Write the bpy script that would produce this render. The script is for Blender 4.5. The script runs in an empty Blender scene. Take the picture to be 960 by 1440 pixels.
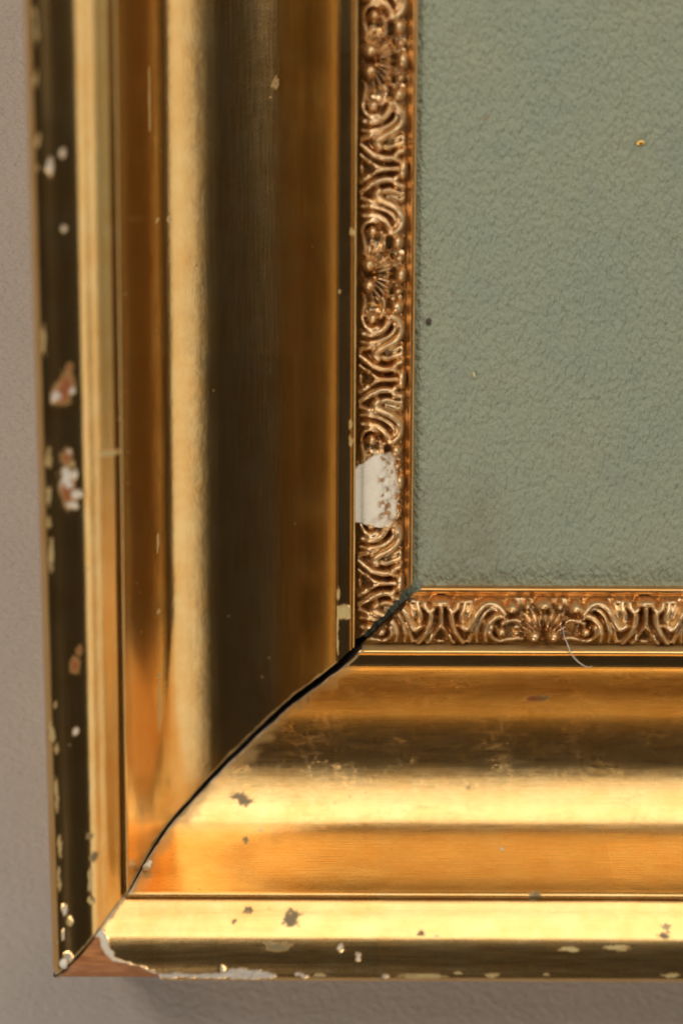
import bpy, bmesh, math
import numpy as np
from mathutils import Matrix, Vector
R = math.radians
S = 0.00016                       # one drawing unit in metres (the moulding is about 8 cm wide)
sc = bpy.context.scene
WALL = Matrix.Rotation(R(90), 4, 'X')   # drawing plane (x right, y up, z towards the viewer) stood up as a wall

# ------------------------------------------------------------------ camera
th, roll = math.atan(3230 / 17900), R(0.2)
F = Vector((0, -math.sin(th), -math.cos(th))); X0 = Vector((1, 0, 0)); U0 = X0.cross(F)
c_, s_ = math.cos(roll), math.sin(roll)
RT = c_ * X0 + s_ * U0; UP = -s_ * X0 + c_ * U0
CAM = Vector((-102.568, 689.448, 3230.0))
cd = bpy.data.cameras.new('camera'); cam = bpy.data.objects.new('camera', cd); sc.collection.objects.link(cam)
m = Matrix((RT, UP, -F)).transposed().to_4x4(); m.translation = CAM * S
cam.matrix_world = WALL @ m
cd.sensor_fit = 'VERTICAL'; cd.sensor_height = 22.29; cd.lens = 50
cd.clip_start = 0.01; cd.clip_end = 50
cd.dof.use_dof = True
cd.dof.focus_distance = 3255 * S
cd.dof.aperture_fstop = 2.5
sc.camera = cam

# ------------------------------------------------------------------ light
w = bpy.data.worlds.new('World'); sc.world = w; w.use_nodes = True
bg = w.node_tree.nodes['Background']; bg.inputs[0].default_value = (1.0, 0.86, 0.70, 1); bg.inputs[1].default_value = 0.024

def lamp(name, az, el, dist, sx, sy, power, col):
    """rectangular lamp; az from the picture's right towards its top, el above the wall plane"""
    d = Vector((math.cos(R(el)) * math.cos(R(az)), math.cos(R(el)) * math.sin(R(az)), math.sin(R(el))))
    ld = bpy.data.lights.new(name, 'AREA'); ld.shape = 'RECTANGLE'; ld.size = sx; ld.size_y = sy
    ld.energy = power; ld.color = col
    o = bpy.data.objects.new(name, ld); sc.collection.objects.link(o)
    q = (-d).to_track_quat('-Z', 'Y').to_matrix().to_4x4(); q.translation = d * dist
    o.matrix_world = WALL @ q
    return o
lamp('window_light', 66, 29, 1.6, 2.2, 1.50, 22, (1.0, 0.93, 0.82))
lamp('room_light', -8, 20, 1.7, 2.0, 1.05, 5.8, (1.0, 0.92, 0.80))
lamp('ceiling_lamp', 133, 50, 1.3, 0.20, 0.20, 5.6, (1.0, 0.88, 0.76))
lamp('fill_light', 238, 31, 1.3, 0.36, 0.36, 7, (1.0, 0.88, 0.78))  # unseen fill, added to lift the wall left of and below the frame
sc.view_settings.view_transform = 'Standard'; sc.view_settings.look = 'None'
sc.view_settings.exposure = 0; sc.view_settings.gamma = 1; sc.view_settings.use_curve_mapping = False
sc.cycles.max_bounces = 10; sc.cycles.glossy_bounces = 8; sc.cycles.caustics_reflective = True
sc.cycles.sample_clamp_indirect = 6
sc.render.filter_size = 1.9; sc.cycles.filter_width = 1.9

# ------------------------------------------------------------------ small maths
rng = np.random.default_rng(7)
TAB = rng.random((256, 256))
def vnoise(x, y, seed=0):
    x = np.asarray(x, float) + seed * 17.37; y = np.asarray(y, float) + seed * 31.71
    xi = np.floor(x).astype(int); yi = np.floor(y).astype(int); fx = x - xi; fy = y - yi
    fx = fx * fx * (3 - 2 * fx); fy = fy * fy * (3 - 2 * fy)
    a = TAB[xi & 255, yi & 255]; b = TAB[(xi + 1) & 255, yi & 255]
    c = TAB[xi & 255, (yi + 1) & 255]; d = TAB[(xi + 1) & 255, (yi + 1) & 255]
    return (a * (1 - fx) + b * fx) * (1 - fy) + (c * (1 - fx) + d * fx) * fy
def fbm(x, y, seed=0, oct=4):
    t = 0; a = 0.5
    for k in range(oct):
        t = t + a * (vnoise(x * 2 ** k, y * 2 ** k, seed + k) - 0.5) * 2; a *= 0.5
    return t
def sm(a, b, x):
    t = np.clip((x - a) / (b - a), 0, 1); return t * t * (3 - 2 * t)
def catmull(P, n=8):
    P = np.array(P, float); Q = np.vstack([2 * P[0] - P[1], P, 2 * P[-1] - P[-2]]); out = []
    for i in range(1, len(Q) - 2):
        for k in range(n):
            t = k / n
            out.append(0.5 * (2 * Q[i] + (Q[i + 1] - Q[i - 1]) * t + (2 * Q[i - 1] - 5 * Q[i] + 4 * Q[i + 1] - Q[i + 2]) * t * t
                              + (3 * Q[i] - Q[i - 1] - 3 * Q[i + 1] + Q[i + 2]) * t ** 3))
    out.append(Q[-2]); return np.array(out)
def segdist(px, py, L):
    """distance to a polyline"""
    best = np.full(px.shape, 1e9)
    for (x1, y1), (x2, y2) in zip(L[:-1], L[1:]):
        dx, dy = x2 - x1, y2 - y1; q = dx * dx + dy * dy + 1e-9
        t = np.clip(((px - x1) * dx + (py - y1) * dy) / q, 0, 1)
        best = np.minimum(best, np.hypot(px - x1 - t * dx, py - y1 - t * dy))
    return best
def polysd(px, py, P):
    """signed distance to a closed polygon, negative inside"""
    P = np.array(P, float); d = segdist(px, py, np.vstack([P, P[:1]])); ins = np.zeros(px.shape, bool)
    for (x1, y1), (x2, y2) in zip(P, np.roll(P, -1, 0)):
        cnd = ((y1 > py) != (y2 > py)) & (px < (x2 - x1) * (py - y1) / (y2 - y1 + 1e-12) + x1); ins ^= cnd
    return np.where(ins, -d, d)

# ------------------------------------------------------------------ mesh makers
def link(o, parent=None):
    sc.collection.objects.link(o)
    if parent: o.parent = parent
    return o
def mesh_obj(name, V, Fc, mat, parent=None, uv=None, attrs=None, smooth=True):
    me = bpy.data.meshes.new(name)
    V = np.asarray(V, float) * S
    if isinstance(Fc, np.ndarray):
        n = len(Fc); k = Fc.shape[1]
        me.vertices.add(len(V)); me.vertices.foreach_set('co', V.ravel())
        me.loops.add(n * k); me.loops.foreach_set('vertex_index', Fc.ravel().astype(np.int32))
        me.polygons.add(n); me.polygons.foreach_set('loop_start', np.arange(0, n * k, k, dtype=np.int32))
        me.polygons.foreach_set('loop_total', np.full(n, k, dtype=np.int32))
        me.update(calc_edges=True)
    else:
        me.from_pydata([tuple(v) for v in V], [], Fc); me.update()
    me.validate()
    if uv is not None:
        a = me.attributes.new('place', 'FLOAT_VECTOR', 'POINT')
        a.data.foreach_set('vector', np.column_stack([uv, np.zeros(len(uv))]).ravel())
    for k_, v_ in (attrs or {}).items():
        a = me.attributes.new(k_, 'FLOAT', 'POINT'); a.data.foreach_set('value', np.asarray(v_, float).ravel())
    if smooth: me.polygons.foreach_set('use_smooth', np.ones(len(me.polygons), bool))
    me.materials.append(mat)
    return link(bpy.data.objects.new(name, me), parent)
def gridfaces(n, m_, flip=False):
    i, j = np.meshgrid(np.arange(n - 1), np.arange(m_ - 1), indexing='ij'); a = (i * m_ + j).ravel()
    f = np.column_stack([a, a + m_, a + m_ + 1, a + 1])
    return f[:, ::-1] if flip else f

# ------------------------------------------------------------------ materials
def newmat(name):
    mt = bpy.data.materials.new(name); mt.use_nodes = True; nt = mt.node_tree
    return mt, nt, nt.nodes['Principled BSDF']
class G:
    def __init__(s, nt): s.nt = nt
    def n(s, t, **kw):
        x = s.nt.nodes.new(t)
        for k, v in kw.items(): setattr(x, k, v)
        return x
    def l(s, a, b): s.nt.links.new(a, b)
    def coord(s, scale, attr=None, kind='Object'):
        if attr: o = s.n('ShaderNodeAttribute', attribute_name=attr).outputs['Vector']
        else: o = s.n('ShaderNodeTexCoord').outputs[kind]
        mp = s.n('ShaderNodeMapping'); mp.inputs['Scale'].default_value = scale; s.l(o, mp.inputs[0]); return mp.outputs[0]
    def noise(s, vec, scale=1, detail=3, rough=.55, dist=0):
        x = s.n('ShaderNodeTexNoise'); x.inputs['Scale'].default_value = scale; x.inputs['Detail'].default_value = detail
        x.inputs['Roughness'].default_value = rough; x.inputs['Distortion'].default_value = dist; s.l(vec, x.inputs['Vector']); return x.outputs['Fac']
    def mr(s, v, a, b, c=0, d=1, smooth=False):
        x = s.n('ShaderNodeMapRange'); x.interpolation_type = 'SMOOTHSTEP' if smooth else 'LINEAR'
        for i, k in enumerate((a, b, c, d)): x.inputs[i + 1].default_value = k
        s.l(v, x.inputs[0]); return x.outputs[0]
    def mix(s, f, a, b):
        x = s.n('ShaderNodeMix', data_type='RGBA')
        if isinstance(f, (int, float)): x.inputs[0].default_value = f
        else: s.l(f, x.inputs[0])
        for k, v in ((6, a), (7, b)):
            if isinstance(v, tuple): x.inputs[k].default_value = v + (1,) if len(v) == 3 else v
            else: s.l(v, x.inputs[k])
        return x.outputs[2]
    def m(s, op, a, b=None):
        x = s.n('ShaderNodeMath', operation=op)
        for i, v in ((0, a), (1, b)):
            if v is None: continue
            if isinstance(v, (int, float)): x.inputs[i].default_value = v
            else: s.l(v, x.inputs[i])
        return x.outputs[0]
    def at(s, name): return s.n('ShaderNodeAttribute', attribute_name=name).outputs['Fac']
    def bump(s, h, dist, strength=1, normal=None):
        x = s.n('ShaderNodeBump'); x.inputs['Strength'].default_value = strength; x.inputs['Distance'].default_value = dist
        s.l(h, x.inputs['Height'])
        if normal: s.l(normal, x.inputs['Normal'])
        return x.outputs[0]

def gold(name, base, lo, hi, worn=True, aged=0.0, streak=1.0, bumpk=1.0, crack=1.0):
    """gilding: burnished leaf with streaks along the length, fine crackle, specks; 'place' = (along, across) in drawing units"""
    mt, nt, bs = newmat(name); g = G(nt)
    p = g.coord((1, 1, 1), 'place')
    st = g.noise(g.coord((.012, .35, 1), 'place'), 1, 4, .6)
    st2 = g.noise(g.coord((.05, 1.4, 1), 'place'), 1, 2, .5)
    cl = g.noise(g.coord((.02, .02, 1), 'place'), 1, 5, .6)
    fine = g.noise(g.coord((.5, .5, 1), 'place'), 1, 3, .6)
    # crackle: thin wandering lines where a noise crosses its middle value
    ck = g.noise(g.coord((.012, .03, 1), 'place'), 1, 4, .6, .9)
    line = g.mr(g.m('ABSOLUTE', g.m('SUBTRACT', ck, .5)), 0, .006, 1, 0)
    ck2 = g.noise(g.coord((.035, .02, 1), 'place'), 1, 5, .65, .6)
    line = g.m('MAXIMUM', line, g.mr(g.m('ABSOLUTE', g.m('SUBTRACT', ck2, .47)), 0, .0065, .8, 0))
    sx = g.n('ShaderNodeSeparateXYZ'); g.l(p, sx.inputs[0]); line = g.m('MULTIPLY', line, g.mr(sx.outputs['Y'], 400, 430, 1, 0))
    line = g.m('MULTIPLY', line, g.mr(g.noise(g.coord((.011, .02, 1), 'place'), 1, 2), .38, .62, 0, crack))
    vor = g.n('ShaderNodeTexVoronoi', feature='DISTANCE_TO_EDGE'); vor.inputs['Scale'].default_value = 1
    g.l(g.coord((.028, .05, 1), 'place'), vor.inputs['Vector'])
    # leaf laps: a faint change of sheen from one leaf square to the next
    lap = g.n('ShaderNodeTexWhiteNoise', noise_dimensions='2D')
    sn = g.n('ShaderNodeVectorMath', operation='SNAP'); sn.inputs[1].default_value = (1, 1, 1)
    g.l(g.coord((1 / 330, 1 / 210, 1), 'place'), sn.inputs[0]); g.l(sn.outputs[0], lap.inputs['Vector'])
    rgh = g.m('ADD', g.mr(st, .3, .7, lo, hi), g.mr(lap.outputs['Value'], 0, 1, -.012, .02))
    rgh = g.m('ADD', rgh, g.m('MULTIPLY', line, .10)); rgh = g.m('ADD', rgh, g.mr(fine, .35, .75, 0, .05))
    b2 = tuple(c * k for c, k in zip(base, (.93, .80, .62)))
    col = g.mix(g.mr(cl, .35, .68), base, b2)
    col = g.mix(g.mr(lap.outputs['Value'], 0, 1, 0, .25), col, tuple(c * k for c, k in zip(base, (.82, .78, .7))))
    col = g.mix(g.mr(st2, .45, .8, 0, .22), col, tuple(c * k for c, k in zip(base, (.72, .62, .5))))
    if aged: col = g.mix(g.mr(fine, .42, .62, 0, aged), col, (.10, .055, .03))
    met = g.m('SUBTRACT', 1.0, g.mr(line, 0, 1, 0, .12))
    # grey-green specks where the leaf is tarnished
    sv = g.n('ShaderNodeTexVoronoi'); sv.inputs['Scale'].default_value = 1; g.l(g.coord((.03, .03, 1), 'place'), sv.inputs['Vector'])
    spk = g.mr(sv.outputs['Distance'], .035, .07, 1, 0)
    spk = g.m('MULTIPLY', spk, g.mr(g.noise(g.coord((.013, .013, 1), 'place', ), 1, 1), .5, .6))
    col = g.mix(g.m('MULTIPLY', spk, .75), col, (.17, .13, .07)); rgh = g.m('ADD', rgh, g.m('MULTIPLY', spk, .3))
    if worn:
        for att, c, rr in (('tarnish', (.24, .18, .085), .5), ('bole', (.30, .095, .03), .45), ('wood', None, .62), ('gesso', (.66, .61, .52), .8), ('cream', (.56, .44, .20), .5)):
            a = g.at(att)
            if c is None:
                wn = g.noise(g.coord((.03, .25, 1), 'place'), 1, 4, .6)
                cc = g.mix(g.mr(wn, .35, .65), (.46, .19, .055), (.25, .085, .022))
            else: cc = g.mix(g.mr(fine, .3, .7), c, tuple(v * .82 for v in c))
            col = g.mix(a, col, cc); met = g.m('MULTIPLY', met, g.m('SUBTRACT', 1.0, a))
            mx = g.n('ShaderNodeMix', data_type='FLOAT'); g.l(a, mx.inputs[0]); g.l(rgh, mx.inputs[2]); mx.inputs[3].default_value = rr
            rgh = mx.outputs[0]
    g.l(col, bs.inputs['Base Color']); g.l(rgh, bs.inputs['Roughness']); g.l(met, bs.inputs['Metallic'])
    h = g.m('ADD', g.m('MULTIPLY', st, .08 * streak), g.m('MULTIPLY', cl, .6))
    h = g.m('ADD', h, g.m('MULTIPLY', fine, .07)); h = g.m('ADD', h, g.m('MULTIPLY', line, .10))
    g.l(g.bump(h, S * .9 * bumpk), bs.inputs['Normal'])
    return mt
GOLD = (.90, .62, .27)
M_gold = gold('burnished_gold_leaf', GOLD, .15, .20, streak=.4, crack=.06)
M_gold2 = gold('rubbed_gold_leaf', GOLD, .21, .29, streak=1.5, bumpk=1.2, crack=.85)
M_bronze = gold('antique_gold_ornament', (.86, .665, .42), .28, .39, worn=False, aged=.22, streak=0, bumpk=.8)
M_sight = gold('red_gold_sight_edge', (.86, .50, .20), .26, .40, worn=False, aged=.25)

def plaster(name, c1, c2, r=.85):
    mt, nt, bs = newmat(name); g = G(nt)
    n1 = g.noise(g.coord((6000 * .05, ) * 3), 1, 5, .6)
    st = g.at('stain')
    col = g.mix(g.mr(n1, .3, .7), c1, c2); col = g.mix(st, col, (.36, .18, .06))
    g.l(col, bs.inputs['Base Color']); bs.inputs['Roughness'].default_value = r
    g.l(g.bump(g.noise(g.coord((1500,) * 3), 1, 4), S * .8), bs.inputs['Normal']); return mt
M_gesso = plaster('chalk_gesso', (.80, .76, .65), (.71, .66, .53))

def simple(name, c, r, c2=None, sc_=600, metal=0):
    mt, nt, bs = newmat(name); g = G(nt)
    n1 = g.noise(g.coord((sc_,) * 3), 1, 4, .6)
    g.l(g.mix(g.mr(n1, .3, .7), c, c2 or tuple(v * .7 for v in c)), bs.inputs['Base Color'])
    bs.inputs['Roughness'].default_value = r; bs.inputs['Metallic'].default_value = metal
    g.l(g.bump(n1, S * 1.5), bs.inputs['Normal']); return mt
M_cut = simple('grimy_sawn_wood', (.085, .06, .045), .85, (.03, .02, .017))

def mat_board():
    mt, nt, bs = newmat('sage_green_pebbled_board'); g = G(nt)
    v = g.coord((1 / S,) * 3)                      # drawing units
    def mp(scale, rot=0):
        x = g.n('ShaderNodeMapping'); x.inputs['Scale'].default_value = scale; x.inputs['Rotation'].default_value = (0, 0, R(rot)); g.l(v, x.inputs[0]); return x.outputs[0]
    wig = g.noise(mp((.25, .13, .1), 10), 1, .6, .45, .1)
    wig2 = g.noise(mp((.40, .24, .1), -14), 1, 1, .5, 0)
    fib = g.noise(mp((.6, .5, .5)), 1, 3, .6)
    wv_ = g.n('ShaderNodeMix', data_type='RGBA'); wv_.inputs[0].default_value = .14
    nz = g.n('ShaderNodeTexNoise'); nz.inputs['Scale'].default_value = .6; g.l(mp((.17, .12, .1), 10), nz.inputs['Vector'])
    g.l(mp((.155, .088, .0), 14), wv_.inputs[6]); g.l(nz.outputs['Color'], wv_.inputs[7])
    vr = g.n('ShaderNodeTexVoronoi', feature='SMOOTH_F1'); vr.inputs['Scale'].default_value = 1.15; vr.inputs['Smoothness'].default_value = .6; g.l(wv_.outputs[2], vr.inputs['Vector'])
    h = g.m('ADD', g.m('MULTIPLY', wig, 1.3), g.m('MULTIPLY', wig2, .8)); h = g.m('SUBTRACT', h, g.m('MULTIPLY', vr.outputs['Distance'], 1.3)); h = g.m('ADD', h, g.m('MULTIPLY', fib, .22))
    big = g.noise(mp((.0045, .0038, .01)), 1, 4, .6); big2 = g.noise(mp((.011, .009, .01), 40), 1, 3, .6)
    col = g.mix(g.mr(big, .35, .65), (.272, .322, .238), (.298, .334, .236))
    col = g.mix(g.mr(big2, .52, .75, 0, .4), col, (.215, .262, .225))
    # brownish handling stain in the corner
    ds = g.n('ShaderNodeVectorMath', operation='DISTANCE'); g.l(v, ds.inputs[0]); ds.inputs[1].default_value = (70, 60, 0)
    stn = g.m('MULTIPLY', g.mr(ds.outputs['Value'], 20, 150, 1, 0, True), g.mr(big2, .35, .6))
    col = g.mix(g.m('MULTIPLY', stn, .5), col, (.20, .175, .105))
    # small rusty foxing spots
    sv = g.n('ShaderNodeTexVoronoi'); sv.inputs['Scale'].default_value = 1; g.l(mp((.014, .014, .0)), sv.inputs['Vector'])
    fox = g.m('MULTIPLY', g.mr(sv.outputs['Distance'], .03, .1, 1, 0, True), g.mr(g.noise(mp((.02, .02, .0)), 1, 1), .52, .6))
    col = g.mix(g.m('MULTIPLY', fox, .55), col, (.27, .13, .05))
    col = g.mix(g.mr(fib, .4, .75, 0, .18), col, (.36, .37, .27))
    g.l(col, bs.inputs['Base Color']); bs.inputs['Roughness'].default_value = .62; bs.inputs['Specular IOR Level'].default_value = .35
    g.l(g.bump(h, S * 2.7), bs.inputs['Normal']); return mt
M_mat = mat_board()

def wall_mat():
    mt, nt, bs = newmat('beige_grained_wall_covering'); g = G(nt)
    v = g.coord((1 / S,) * 3)
    def mp(scale, rot=0):
        x = g.n('ShaderNodeMapping'); x.inputs['Scale'].default_value = scale; x.inputs['Rotation'].default_value = (0, 0, R(rot)); g.l(v, x.inputs[0]); return x.outputs[0]
    a = g.noise(mp((.12, .21, .2), -32), 1, 1.2, .5, .2); b = g.noise(mp((.4, .4, .4)), 1, 2)
    big = g.noise(mp((.004, .004, .01)), 1, 3)
    col = g.mix(g.mr(big, .35, .65), (.405, .372, .340), (.435, .398, .358))
    col = g.mix(g.mr(a, .5, .72, 0, .25), col, (.47, .39, .32))
    g.l(col, bs.inputs['Base Color']); bs.inputs['Roughness'].default_value = .55; bs.inputs['Specular IOR Level'].default_value = .3
    g.l(g.bump(g.m('ADD', a, g.m('MULTIPLY', b, .25)), S * 4.0), bs.inputs['Normal']); return mt
M_wall = wall_mat()

# ------------------------------------------------------------------ the setting
ZW = -62.0
def slab(name, x0, y0, x1, y1, z0, z1, mat):
    bm = bmesh.new(); bmesh.ops.create_cube(bm, size=1)
    for v in bm.verts:
        v.co = Vector(((x0 + x1) / 2 + v.co.x * (x1 - x0), (y0 + y1) / 2 + v.co.y * (y1 - y0), (z0 + z1) / 2 + v.co.z * (z1 - z0))) * S
    me = bpy.data.meshes.new(name); bm.to_mesh(me); bm.free(); me.materials.append(mat)
    return link(bpy.data.objects.new(name, me))
wall = slab('wall', -9000, -9000, 9000, 9000, ZW - 600, ZW, M_wall)
wall.rotation_euler = (R(90), 0, 0); wall['kind'] = 'structure'

mb = slab('mat_board', -76, -76, 1900, 2600, -12, 0, M_mat)
bmod = mb.modifiers.new('soft_edge', 'BEVEL'); bmod.width = S * 1.2; bmod.segments = 2
mb.rotation_euler = (R(90), 0, 0)
mb['label'] = 'sage green pebbled mat board filling the opening of the gilt frame'; mb['category'] = 'mat board'

# ------------------------------------------------------------------ the frame
frame = bpy.data.objects.new('picture_frame', None); link(frame); frame.empty_display_size = .02
frame.rotation_euler = (R(90), 0, 0)
frame['label'] = 'gilded picture frame corner with an open mitre joint, worn gold leaf and cast scroll ornament'
frame['category'] = 'picture frame'

PTS = [(14, 3), (16, 8), (30, 9), (50, 10), (68, 12), (81, 14), (84, 15), (86, 44), (107, 45), (112, 43), (122, 35), (140, 19), (160, 2), (180, -11), (200, -20), (225, -25),
       (250, -26), (272, -24.5), (287, -20), (302, -13), (318, -4), (332, 5), (344, 15), (353, 26), (362, 42), (371, 66), (380, 103), (388, 149), (394.5, 184)]
LIP = [(394.5, 184), (395, 188), (396.3, 191), (398.3, 192.6), (400.5, 192), (401.8, 189.8), (402.6, 188.8)]
BEAD = [(402.6 + (w_ - 402.6) * 1.11, z_) for w_, z_ in [(402.6, 188.8), (403.6, 190), (406, 195), (412, 203), (420, 214), (428, 223), (434, 230), (439, 234.5), (446, 238), (455, 240.5), (466, 242), (477, 240), (487, 234), (494.5, 223), (499, 207), (500.6, 188)]]
prof = np.vstack([catmull(PTS, 7)[:-1], catmull(LIP, 3)[:-1], catmull(BEAD, 7), np.array([(511.4, z_) for z_ in (172, 140, 100, 60, 20, -20, -61.6)])])
k0 = 6 * 7                                     # keep the fillet seat square
PW, PZ = prof[:, 0], prof[:, 1]
arc = np.concatenate([[0], np.cumsum(np.hypot(np.diff(PW), np.diff(PZ)))])
# profile normals (pointing out of the wood)
tw, tz = np.gradient(PW), np.gradient(PZ); nl = np.hypot(tw, tz) + 1e-9; NW, NZ = -tz / nl, tw / nl

def gap(wv): return 1.6 + 17.5 * np.clip(1 - wv / 400, 0, 1) ** .58
def frame_pos(rail, a, wv, z, shift=0.0):
    """a = coordinate along the rail, wv = distance out from the sight edge"""
    return np.stack([-wv, a, z], -1) if rail == 'side' else np.stack([a, -wv, z], -1)
def mitre(rail, wv):
    wv = np.asarray(wv, float); k = 3 if rail == 'side' else 8
    return -wv + gap(wv) * (.35 if rail == 'side' else .65) + 2.6 * fbm(wv / 13, wv * 0 + .5, k, 4) + (8 * sm(400, 505, wv) if rail == 'bottom' else 0)

def blob(A, W_, a, w_, ra, rw, n=.6, seed=0, soft=.15):
    d = np.hypot((A - a) / ra, (W_ - w_) / rw) + 1.5 * n * fbm(A / (ra * .55) + seed, W_ / (rw * .55), seed, 3)
    return 1 - sm(1 - soft, 1 + soft, d)

def marks(rail, A, W_):
    Z0 = np.zeros_like(A)
    at = {k: Z0.copy() for k in ('gesso', 'wood', 'bole', 'tarnish', 'cream')}; dz = Z0.copy()
    def put(k, *q, **kw):
        b = blob(A, W_, *q, **kw); at[k] = np.maximum(at[k], b); return b
    if rail == 'side':
        # knocks and flaking on the outer edge
        for i, (a, w_, ra, rw) in enumerate([(600, 478, 9, 4), (618, 461, 4, 3), (522, 462, 3, 2.5), (195, 466, 13, 9), (199, 455, 5, 4), (172, 453, 5, 8),
                                             (303, 479, 6, 6), (310, 456, 3.5, 3.5), (-151, 463, 4, 4), (-472, 483, 8, 5), (-440, 489, 8, 1.6), (-455, 500, 2, 1), (213, 458, 3, 3), (230, 462, 2.5, 3), (158, 460, 4, 8),
                                             (-157, 498, 12, 4), (-391, 446, 4, 3.5), (-420, 478, 5, 4), (-404, 486, 7, 4)]):
            b = put('gesso' if i not in (11, 12, 15, 16, 17) else 'cream', a, w_, ra, rw, seed=i); dz -= 1.6 * b
        for i, (a, w_, ra, rw) in enumerate([(318, 463, 15, 8), (305, 470, 12, 12), (340, 459, 6, 4), (222, 466, 9, 6), (180, 466, 22, 9), (-60, 462, 10, 6), (-40, 455, 6, 4)]):
            put('bole', a, w_, ra, rw, n=.5, seed=30 + i, soft=.4)
        # rubbed gold chips in a broken line along the back edge, glints painted in
        a = 840
        r2 = np.random.default_rng(3)
        while a > -480:
            ln = r2.uniform(6, 40); q_ = vnoise(a / 90.0, 3.3, 5); at['cream'] = np.maximum(at['cream'], .9 * float(q_ > .38) * blob(A, W_, a, 492 + r2.uniform(-2, 2), ln * .5, r2.uniform(1.3, 3.2), n=.8, seed=int(a) & 63, soft=.3)); a -= ln + r2.uniform(2, 60)
        put('cream', -364, 447, 14, 3, seed=5); put('cream', -124, 361.5, 3.4, 2.6, seed=5); put('cream', -31, 361, 2.4, 1.8, seed=6)
        put('cream', -172, 361.8, 36, 1.3, n=.2, seed=8); put('cream', 70, 361.7, 14, 1.2, n=.2, seed=9); put('cream', 522, 343.5, 4, 2.6, seed=3)
        put('cream', 522, 358, 2.5, 2, seed=3); put('cream', 690, 366, 40, 1.0, n=.3, seed=4); put('tarnish', 708, 196, 6, 4, seed=2)
        put('tarnish', -330, 440, 6, 5, seed=12); put('tarnish', -300, 446, 4, 5, seed=13)
        put('cream', 222, 411, 3, 13, n=.5, seed=9)
        br = sm(5, 0, A - mitre(rail, W_) + 3 * fbm(A / 7, W_ / 7, 3)) * (W_ > 108) * .6; at['tarnish'] = np.maximum(at['tarnish'], br)
    else:
        P = [(-500, 520), (-470, 474), (-441, 441), (-432, 440), (-429, 452), (-424, 462), (-412, 470), (-395, 473), (-380, 478), (-366, 486), (-352, 492), (-346, 520)]
        wob = 3.2 * fbm(A / 16, W_ / 12, 4, 5)
        sd = polysd(A, W_, P) + wob
        at['wood'] = 1 - sm(-1.2, .6, sd); rw_ = 2.4 + 5.5 * sm(-395, -425, A) + 5 * fbm(A / 12, W_ / 12, 18, 4); rim = sm(rw_ + 1.0, rw_ - 1.0, sd) * sm(-1, 1, sd)
        at['gesso'] = np.maximum(at['gesso'], rim * (A > -445)); dz -= 5.0 * (1 - sm(-2.5, .5, sd)) + 1.2 * rim
        for i, (a, w_, ra, rw) in enumerate([(-335, 493, 16, 5), (-312, 493, 14, 4), (-290, 493, 16, 4), (-268, 493, 16, 6), (-250, 491, 16, 8), (-232, 491, 17, 8), (-212, 492, 16, 8), (-152, 493, 6, 3.5), (-158, 489, 5, 3),
                                             (-41, 493, 4, 4), (-102, 453, 3, 4), (-78, 464, 3, 5), (-264, 484, 2.5, 6)]):
            b = put('gesso', a, w_, ra, rw, seed=i + 3); dz -= 1.8 * b
        for i, (a, w_, ra, rw) in enumerate([(8, 492, 26, 3.5), (28, 491, 15, 3), (107, 490, 7, 4), (212, 454, 12, 3), (275, 452, 14, 3), (352, 489, 12, 4), (-130, 490, 8, 2.5), (60, 486, 5, 2), (180, 488, 4, 2), (345, 430, 6, 3)]):
            put('cream', a, w_, ra, rw, n=.6, seed=i + 9)
        for i, (a, w_, ra, rw) in enumerate([(-252, 317, 9, 5), (-242, 323, 10, 6), (-246, 320, 5, 4), (187, 167, 10, 5.5), (178, 169, 8, 3.5), (-168.9, 423, 11, 8), (-229, 415, 6, 3), (-248, 426, 3, 2),
                                             (9, 437, 5, 2.5), (167, 399, 9, 4), (341, 438, 7, 4), (-239, 366, 4, 2.5), (85, 305, 2.6, 2.4), 
                                             (-190, 452, 16, 5), (-150, 172, 2.2, 9)]):
            put('tarnish', a, w_, ra, rw, n=.7, seed=i + 20, soft=.25)
        put('bole', 178, 169, 13, 4, n=.5, seed=4, soft=.4)
        for i, (a, w_) in enumerate([(-219, 357), (129, 372), (30, 440)]):
            put('gesso', a, w_, 1.8, 1.4, seed=i + 50)
        # crumbling, greyed edge along the mitre
        e = A - mitre(rail, W_); br = sm(9, 1, e + 6 * fbm(A / 9, W_ / 9, 3)) * (W_ > 106); br2 = sm(30, 4, e + 22 * fbm(A / 22, W_ / 12, 9, 5)) * (W_ > 108) * .42
        at['tarnish'] = np.maximum(at['tarnish'], np.maximum(br * .8, br2 * (W_ < 400)))
        at['gesso'] = np.maximum(at['gesso'], sm(3.2, .5, e + 4 * fbm(A / 5, W_ / 6, 13)) * .6 * ((W_ > 106) & (W_ < 430)))
    return at, dz

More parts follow.
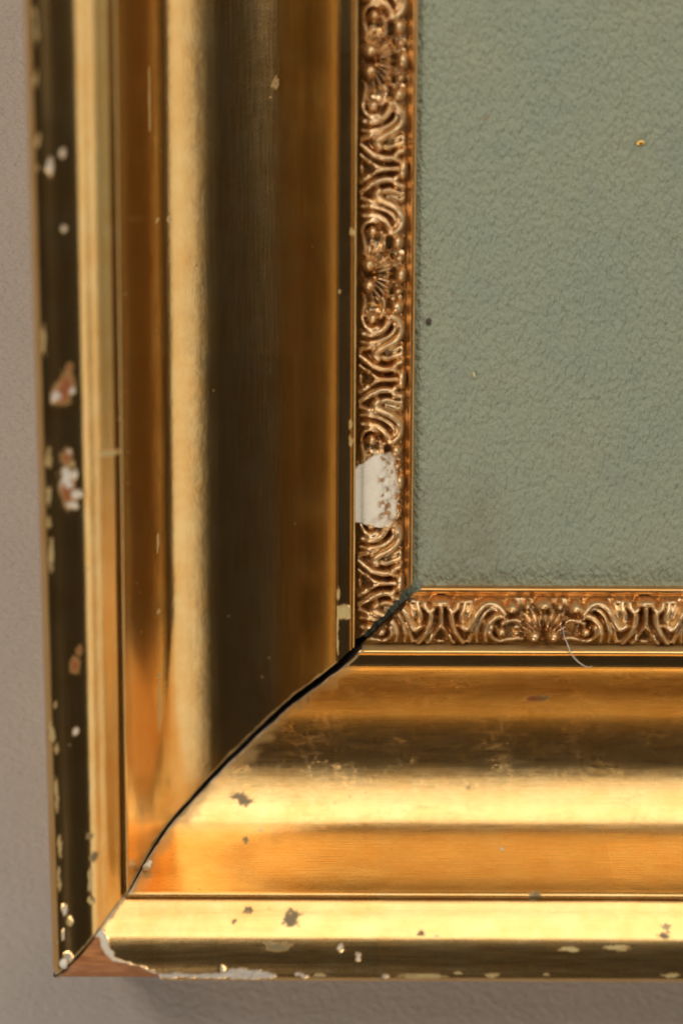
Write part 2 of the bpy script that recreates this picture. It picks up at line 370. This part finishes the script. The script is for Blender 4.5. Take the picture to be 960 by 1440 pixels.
def build_rail(rail, L):
    par = frame
    d = np.concatenate([[0, 1, 2.2], np.arange(4, 60, 2.0), np.arange(60, 1420, 2.6), np.linspace(1430, L, 40)])
    if rail == 'bottom': d = np.concatenate([[0, 1, 2.2], np.arange(4, 980, 2.2), np.linspace(985, L, 30)])
    n, mm = len(d), len(PW)
    Wg = np.repeat(PW[None], n, 0); Zg = np.repeat(PZ[None], n, 0); A = mitre(rail, Wg) + d[:, None]
    arcg = np.repeat(arc[None], n, 0)
    at, dz = marks(rail, A, Wg)
    sp = (Wg > 106)
    dz = dz + sp * (.45 * fbm(A / 190, arcg / 70, 2, 2) + .05 * fbm(A / 30, arcg / 24, 5, 2)) * (Wg < 508)
    # round the worn outer corner a little
    cr = sm(14, 0, d[:, None]) * sm(470, 500, Wg); dz = dz - 3.0 * cr
    W2 = Wg + NW[None] * dz; Z2 = np.maximum(Zg + NZ[None] * dz, ZW + .3)
    if rail == 'side': W2 = W2 - .0095 * np.clip(430 - A, -400, 1200) * sm(395, 500, Wg)
    if rail == 'bottom': W2 = W2 + 7 * sm(400, 500, Wg)
    V = frame_pos(rail, A, W2, Z2).reshape(-1, 3)
    o = mesh_obj('frame_rail', V, gridfaces(n, mm, flip=(rail == 'side')), M_gold if rail == 'side' else M_gold2, par,
                 uv=np.column_stack([A.ravel() + (0 if rail == 'side' else 5000), arcg.ravel()]), attrs={k: v.ravel() for k, v in at.items()})
    # sawn end at the mitre: a face hanging from the profile to the back
    z0 = V.reshape(n, mm, 3)[0].copy(); base = z0.copy(); base[:, 2] = ZW + .3
    lev = np.linspace(0, 1, 10)[:, None, None]; E = z0[None] * (1 - lev) + base[None] * lev
    E[1:, :, 0 if rail == 'bottom' else 1] += (.8 * fbm(E[1:, :, 2] / 14, E[1:, :, 0] / 20, 5))
    mesh_obj('mitre_cut', E.reshape(-1, 3), gridfaces(10, mm), M_cut, o)
    return o
side = build_rail('side', 2900); bottom = build_rail('bottom', 2300)
side['label'] = 'upright left rail with dark reflections and flaking outer edge'
bottom['label'] = 'horizontal bottom rail with bright highlight and a bare wood chip at its outer corner'

def strip(name, rail, sec, mat, parent, d, fn=None, worn=True):
    """a straight moulding strip with its own section, mitred at the corner"""
    sec = np.array(sec, float); a_ = np.concatenate([[0], np.cumsum(np.hypot(*np.diff(sec, axis=0).T))]); n, mm = len(d), len(sec)
    Wg = np.repeat(sec[None, :, 0], n, 0); Zg = np.repeat(sec[None, :, 1], n, 0); A = mitre(rail, Wg) + d[:, None]
    dz = .35 * fbm(A / 40, Wg / 30, 6, 3) + .12 * fbm(A / 9, Wg / 6, 7, 2)
    at = {k: np.zeros_like(A) for k in ('gesso', 'wood', 'bole', 'tarnish', 'cream')}
    if fn: dz = dz + fn(A, Wg, at)
    V = frame_pos(rail, A, Wg + .3 * dz, Zg + dz).reshape(-1, 3)
    return mesh_obj(name, V, gridfaces(n, mm, flip=(rail == 'side')), mat, parent,
                    uv=np.column_stack([A.ravel() + (900 if rail == 'side' else 7000), a_[None].repeat(n, 0).ravel() + 800]), attrs={k: v.ravel() for k, v in at.items()})
FIL = catmull([(83, 10), (83.1, 30), (83.3, 49), (84.2, 52.5), (86, 54), (88, 53.6), (89.6, 51.6), (90.6, 50.6), (93, 50.3), (98, 50.2), (104, 50.3), (106, 50.8), (107.8, 50.4), (109, 48), (109.4, 44)], 3)
SIG = catmull([(0, -2), (0, 6), (.4, 12), (2, 15.4), (5, 16.4), (8, 15), (10, 11.6), (12.5, 10), (16, 9.4), (18, 6)], 4)
def fil_side(A, W_, at):
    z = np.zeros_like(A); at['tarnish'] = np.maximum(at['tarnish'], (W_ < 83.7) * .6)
    P = [(-37, 89.5), (-38, 110), (-22, 110), (-20, 106), (-19, 97), (-21, 90)]
    b = 1 - sm(-1, 1, polysd(A, W_, P) + 1.5 * fbm(A / 5, W_ / 5, 3)); at['cream'] = np.maximum(at['cream'], b); z -= 1.5 * b
    for q in [(-3, 107, 8, 2.6, 1), (-50, 108, 12, 2, 2), (425, 106, 2, 2, 3), (508, 89, 5, 3, 4), (240, 90, 6, 3, 5), (216, 90, 7, 2.5, 6), (-75, 108, 14, 2.2, 7)]:
        b = blob(A, W_, *q[:4], seed=q[4]); at['cream'] = np.maximum(at['cream'], b * .8)
    return z
def fil_bot(A, W_, at):
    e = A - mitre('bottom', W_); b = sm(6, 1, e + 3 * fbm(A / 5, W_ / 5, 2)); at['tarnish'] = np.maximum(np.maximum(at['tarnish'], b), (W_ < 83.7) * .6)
    return 0 * A
dS = np.concatenate([[0, 1], np.arange(3, 1300, 3.0), np.linspace(1310, 2800, 30)])
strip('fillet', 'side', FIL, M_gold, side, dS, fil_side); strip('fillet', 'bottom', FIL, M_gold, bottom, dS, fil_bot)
strip('sight_edge', 'side', SIG, M_sight, side, dS); strip('sight_edge', 'bottom', SIG, M_sight, bottom, dS)

# ------------------------------------------------------------------ cast ornament
PER = 292.0
def arch(f, x, y, line, r, h, flat=.68):
    d = segdist(x, y, catmull(line, 5)) / r
    return np.maximum(f, 0) if False else h * np.clip(1 - d ** 2, 0, None) ** flat
def ell(x, y, cx, cy, rx, ry, h, p=.5): return h * np.clip(1 - ((x - cx) / rx) ** 2 - ((y - cy) / ry) ** 2, 0, None) ** p
STRK_SCROLL = [  # (line, radius, height) : a = distance from the shell's axis, v = height across the band
    ([(55, 44), (60, 53), (68, 60), (78, 62), (88, 58), (96, 48), (102, 36), (109, 26), (116, 30)], 5.0, 18),
    ([(55, 45), (64, 44), (73, 39), (80, 30), (83, 18), (82, 8)], 4.8, 16),
    ([(64, 52), (76, 54), (86, 45), (92, 32), (95, 18), (94, 6)], 3.8, 13),
    ([(96, 30), (101, 18), (105, 5)], 4.6, 11),
    ([(142 + 4, 57), (146, 42), (146, 32)], 4.2, 15),
    ([(146, 33), (141, 22), (134, 12), (127, 4)], 4.0, 14),
    ([(131, 50), (132, 40), (129, 28), (122, 15), (114, 4)], 4.6, 15),
    ([(122, 62), (124, 56), (130, 51), (134, 54)], 4.2, 16),
    ([(112, 62), (114, 52), (117, 42), (113, 30)], 4.2, 11), ([(102, 62), (106, 52), (109, 42)], 3.2, 8)]
def motif_height(a, s, v, seed):
    """a = |distance| from the shell axis (0..146), s = its sign, v = 0..70"""
    wx = 1.3 * fbm(a * s / 26, v / 22, seed, 2); wy = 1.2 * fbm(a * s / 24, v / 24, seed + 4, 2)
    x = a + wx * sm(0, 10, a) * sm(146, 138, a); y = v + wy
    H = 3.0 + 5.5 * np.clip(np.sin(np.pi * np.clip(v, 0, 68) / 68), 0, 1) ** .7
    H = H + 3.5 * sm(30, 60, x) * sm(9, 20, y) * sm(64, 50, y) * sm(140, 120, x)
    parts = []
    for ln, r, h in STRK_SCROLL: parts.append(arch(None, x, y, ln, r * 1.5, h * 1.12))
    parts.append(ell(x, y, 146, 63, 17, 9.5, 21)); parts.append(ell(x, y, 106, 63, 6, 4.5, 11)); parts.append(ell(x, y, 119, 64, 5, 5, 15)); parts.append(ell(x, y, 146, 5, 11, 4.5, 11))
    # shell body and its rays
    parts.append(ell(x, y, 0, 26, 47, 25, 8, .6)); parts.append(ell(x, y, 0, 30, 30, 20, 9, .8))
    ang = np.degrees(np.arctan2(y - 12, x)); rad = np.hypot(x, y - 12)
    ray = (.5 + .5 * np.cos(np.radians(ang * 360 / 15 ))) ** 1.2 * sm(12, 18, rad) * sm(44, 34, rad) * sm(8, 20, ang)
    parts.append(ray * 21)
    # row of beads above, with dark pockets below them
    parts += [ell(x, y, 0, 61, 14, 9.5, 25), ell(x, y, 23, 58, 6.6, 7, 20), ell(x, y, 45, 56, 12, 9.5, 23)]
    parts += [ell(x, y, 14, 16, 12, 12, 29), ell(x, y, 60, 21, 9.5, 8.5, 20)]
    d = np.abs(np.hypot((x - 61) / 1.15, y - 20) - 13) / 5.2; parts.append(16 * np.clip(1 - d ** 2, 0, None) ** .5 * sm(-6, 9, (x - 61) * .9 - (y - 20) * .5))
    parts.append(arch(None, x, y, [(30, 9), (38, 10), (48, 8), (58, 7)], 6, 13))
    parts.append(arch(None, x, y, [(33, 35), (42, 38), (51, 36), (58, 33)], 5.5, 14))
    Q = np.stack(parts); k = 1.5
    rel = k * np.log(np.exp(Q / k).sum(0) - len(parts) + 1.0)          # soft union, as worn castings have
    pk = ell(x, y, 0, 49, 14, 5, 17, .8) + ell(x, y, 45, 44, 12, 5, 16, .8) + ell(x, y, 24, 49, 6, 4, 9, .8) + ell(x, y, 138, 14, 6, 7, 6, .8) + ell(x, y, 140, 45, 4, 7, 4, .8) + ell(x, y, 146, 19, 7, 6, 8, .8)
    pk = pk + 13 * np.exp(-(x / 1.5) ** 2) * sm(6, 12, y) * sm(50, 40, y)
    f = .45 * fbm(a * s / 5, v / 5, seed + 9, 3) + .9 * fbm(a * s / 17, v / 17, seed + 2, 2)
    edge = sm(-1, 2.5, v) * sm(70, 64, v)
    H = H + 2.4 * fbm(a * s / 7, v / 9, seed + 31, 2) * sm(12, 2, rel)
    return (H - 3 + np.clip(rel, 0, 30) * 1.32 * (1 + .10 * fbm(a * s / 40, v / 40, seed + 7)) - np.clip(pk, 0, None) * 1.1) * (.25 + .75 * edge) + f - 2

GES = [(99, -3), (94, 12), (90, 30), (88, 45), (94, 54), (104, 57), (110, 61), (120, 57), (131, 60), (146, 63), (158, 61), (170, 57), (180, 54), (190, 56), (197, 50), (196, 36), (190, 22), (180, 10), (172, -3)]
def ornament(kind, rail, centre, lo, hi, seed, parent, res=.95):
    if hi - lo < 5: return None
    n = int((hi - lo) / res) + 1; a = np.linspace(lo, hi, n); v = np.arange(-1, 70.5, res); mm = len(v)
    A, Vv = np.meshgrid(a, v, indexing='ij')
    u = A - centre; u = (u + PER / 2) % PER - PER / 2
    H = motif_height(np.abs(u), np.sign(u), Vv, seed) - 6 * sm(1, -1, Vv)
    if rail == 'side':
        sd = polysd(A, Vv, GES) + 1.5 * fbm(A / 8, Vv / 8, 2)
        if (sd < 0).any(): H = H * sm(-5, -.5, sd) - 3 * sm(-.5, -5, sd)
    Wc = 82 - Vv; Z = 9 + H
    P = frame_pos(rail, A, Wc, Z).reshape(-1, 3); Fc = gridfaces(n, mm, flip=(rail != 'side'))
    if rail == 'side' or rail == 'bottom':
        lim = mitre(rail, Wc).ravel() + .5
        ok = (A.ravel() >= lim - res * 1.2); Fc = Fc[ok[Fc].all(1)]
        Aa = np.maximum(A.ravel(), lim); P[:, 1 if rail == 'side' else 0] = Aa
    if len(Fc) < 10: return None
    o = mesh_obj(kind, P, Fc, M_bronze, parent, uv=np.column_stack([A.ravel() * 1.0 + (2000 if rail == 'side' else 9000) + seed, Vv.ravel()]))
    return o
for rail, par, T0, top in (('side', side, 9.0, 1300), ('bottom', bottom, 40.0, 900)):
    k = -1
    while True:
        c = T0 + PER * k                       # T axis; the shell sits half a period further
        sh = c + PER / 2
        if c - 92 > top: break
        ornament('scroll_motif', rail, sh, max(c - 92, -100), c + 92, 11 + 3 * k + (40 if rail == 'side' else 0), par)
        if sh + 54 > -90: ornament('shell_motif', rail, sh, max(sh - 54, -100), sh + 54, 12 + 3 * k + (40 if rail == 'side' else 0), par)
        k += 1

# white gesso where the ornament has broken away
res = 1.1
a = np.arange(84, 202, res); v = np.arange(-4, 66, res); A, Vv = np.meshgrid(a, v, indexing='ij')
sd = polysd(A, Vv, GES) + 1.8 * fbm(A / 8, Vv / 8, 2)
rough = sm(30, 44, Vv)
H = 17 + 5.5 * np.sin(np.pi * np.clip((Vv + 12) / 85, 0, 1)) + rough * (5.5 * fbm(A / 9, Vv / 8, 3, 4)) + 1.2 * fbm(A / 30, Vv / 30, 12, 2) + .25 * fbm(A / 6, Vv / 6, 9, 2) - 5 * rough
H = H + 12 * sm(8, -4, Vv)
H = H - 26 * sm(.3, 2.3, sd)
st = sm(.16, .30, fbm(A / 11, Vv / 9, 21, 4)) * sm(27, 36, Vv) * .9
st = np.maximum(st, sm(-3, 0, sd) * (Vv > 40) * .6)
Fc = gridfaces(*A.shape); ok = (sd < 2.4).ravel(); Fc = Fc[ok[Fc].all(1)][:, ::1]
mesh_obj('exposed_gesso', frame_pos('side', A, 82 - Vv, 9 + H).reshape(-1, 3), Fc, M_gesso, side, attrs={'stain': st.ravel()})['label'] = 'white patch of bare gesso where the ornament broke away'

# ------------------------------------------------------------------ crumbs and lint
def lump(name, pos, r, mat, parent=None, seed=0, squash=(1, 1, 1), rot=0):
    bm = bmesh.new(); bmesh.ops.create_icosphere(bm, subdivisions=3, radius=1)
    for q in bm.verts:
        n_ = float(fbm(np.array(q.co.x * 1.3 + seed), np.array(q.co.y * 1.3 + q.co.z), seed, 3))
        q.co *= 1 + .45 * n_
        x_, y_ = q.co.x * squash[0], q.co.y * squash[1]
        q.co = Vector((x_ * math.cos(rot) - y_ * math.sin(rot), x_ * math.sin(rot) + y_ * math.cos(rot), q.co.z * squash[2])) * r * S
        if parent: q.co += Vector(pos) * S
    me = bpy.data.meshes.new(name); bm.to_mesh(me); bm.free(); me.materials.append(mat)
    for p in me.polygons: p.use_smooth = True
    o = link(bpy.data.objects.new(name, me), parent)
    if not parent:
        o.rotation_euler = (R(90), 0, 0); o.location = (WALL @ (Vector(pos) * S))
    return o
lump('gesso_crumb', (-375, -378, 133), 5.2, M_gesso, bottom, 3, (1.2, .9, .9), .5)
lump('gesso_crumb', (-371, -374, 127), 3.2, M_gesso, bottom, 5)
lump('gesso_crumb', (-480, -480, 243), 6.5, M_gesso, side, 6, (.8, 1.1, .6))
M_flake = gold('loose_gold_flake', (.95, .62, .2), .3, .4, worn=False)
M_dark = simple('dark_brown_grit', (.07, .045, .035), .7)
M_pale = simple('pale_yellow_fibre', (.55, .52, .3), .8)
fl = lump('gold_flake', (310.4, 628.8, 2.2), 3.4, M_flake, None, 2, (2.0, .9, .7), .05)
fl['label'] = 'tiny loose flake of gold leaf lying on the upper green mat board'; fl['category'] = 'gold flake'
gr = lump('grit_speck', (18.6, 379.7, 2.0), 4.0, M_dark, None, 4, (1, 1.1, .7))
gr['label'] = 'dark brown speck of grit stuck on the green mat near the left ornament'; gr['category'] = 'speck'
pf = lump('pale_fibre', (83.7, 304.4, 1.8), 3.0, M_pale, None, 7, (.8, 1.5, .6), .1)
pf['label'] = 'pale yellowish fibre scrap on the middle of the green mat board'; pf['category'] = 'fibre'

def fibre(name, pts, r, mat):
    P = catmull(pts, 8); n = len(P); k = 6; V = []; 
    for i in range(n):
        t = P[min(i + 1, n - 1)] - P[max(i - 1, 0)]; t = t / (np.linalg.norm(t) + 1e-9)
        s1 = np.cross(t, [0, 0, 1.0]); s1 /= np.linalg.norm(s1) + 1e-9; s2 = np.cross(t, s1)
        rr = r * (.35 + .65 * math.sin(math.pi * min(max(i / (n - 1), .06), .94)))
        for j in range(k): V.append(P[i] + rr * (math.cos(2 * math.pi * j / k) * s1 + math.sin(2 * math.pi * j / k) * s2))
    Fc = [(i * k + j, i * k + (j + 1) % k, (i + 1) * k + (j + 1) % k, (i + 1) * k + j) for i in range(n - 1) for j in range(k)]
    return mesh_obj(name, np.array(V), Fc, mat)
M_lint = simple('white_cotton_lint', (.55, .53, .50), .9, (.45, .44, .42))
li = fibre('lint_thread', [(209, -50, 40), (213, -55, 44), (214, -62, 46), (218, -72, 50), (221, -80, 56), (226, -90, 56), (234, -99, 54), (243, -105, 53.5), (250, -107, 53), (254, -105, 53)], .8, M_lint)
li.rotation_euler = (R(90), 0, 0)
li['label'] = 'curled white lint thread hanging over the ornament of the bottom rail'; li['category'] = 'lint'
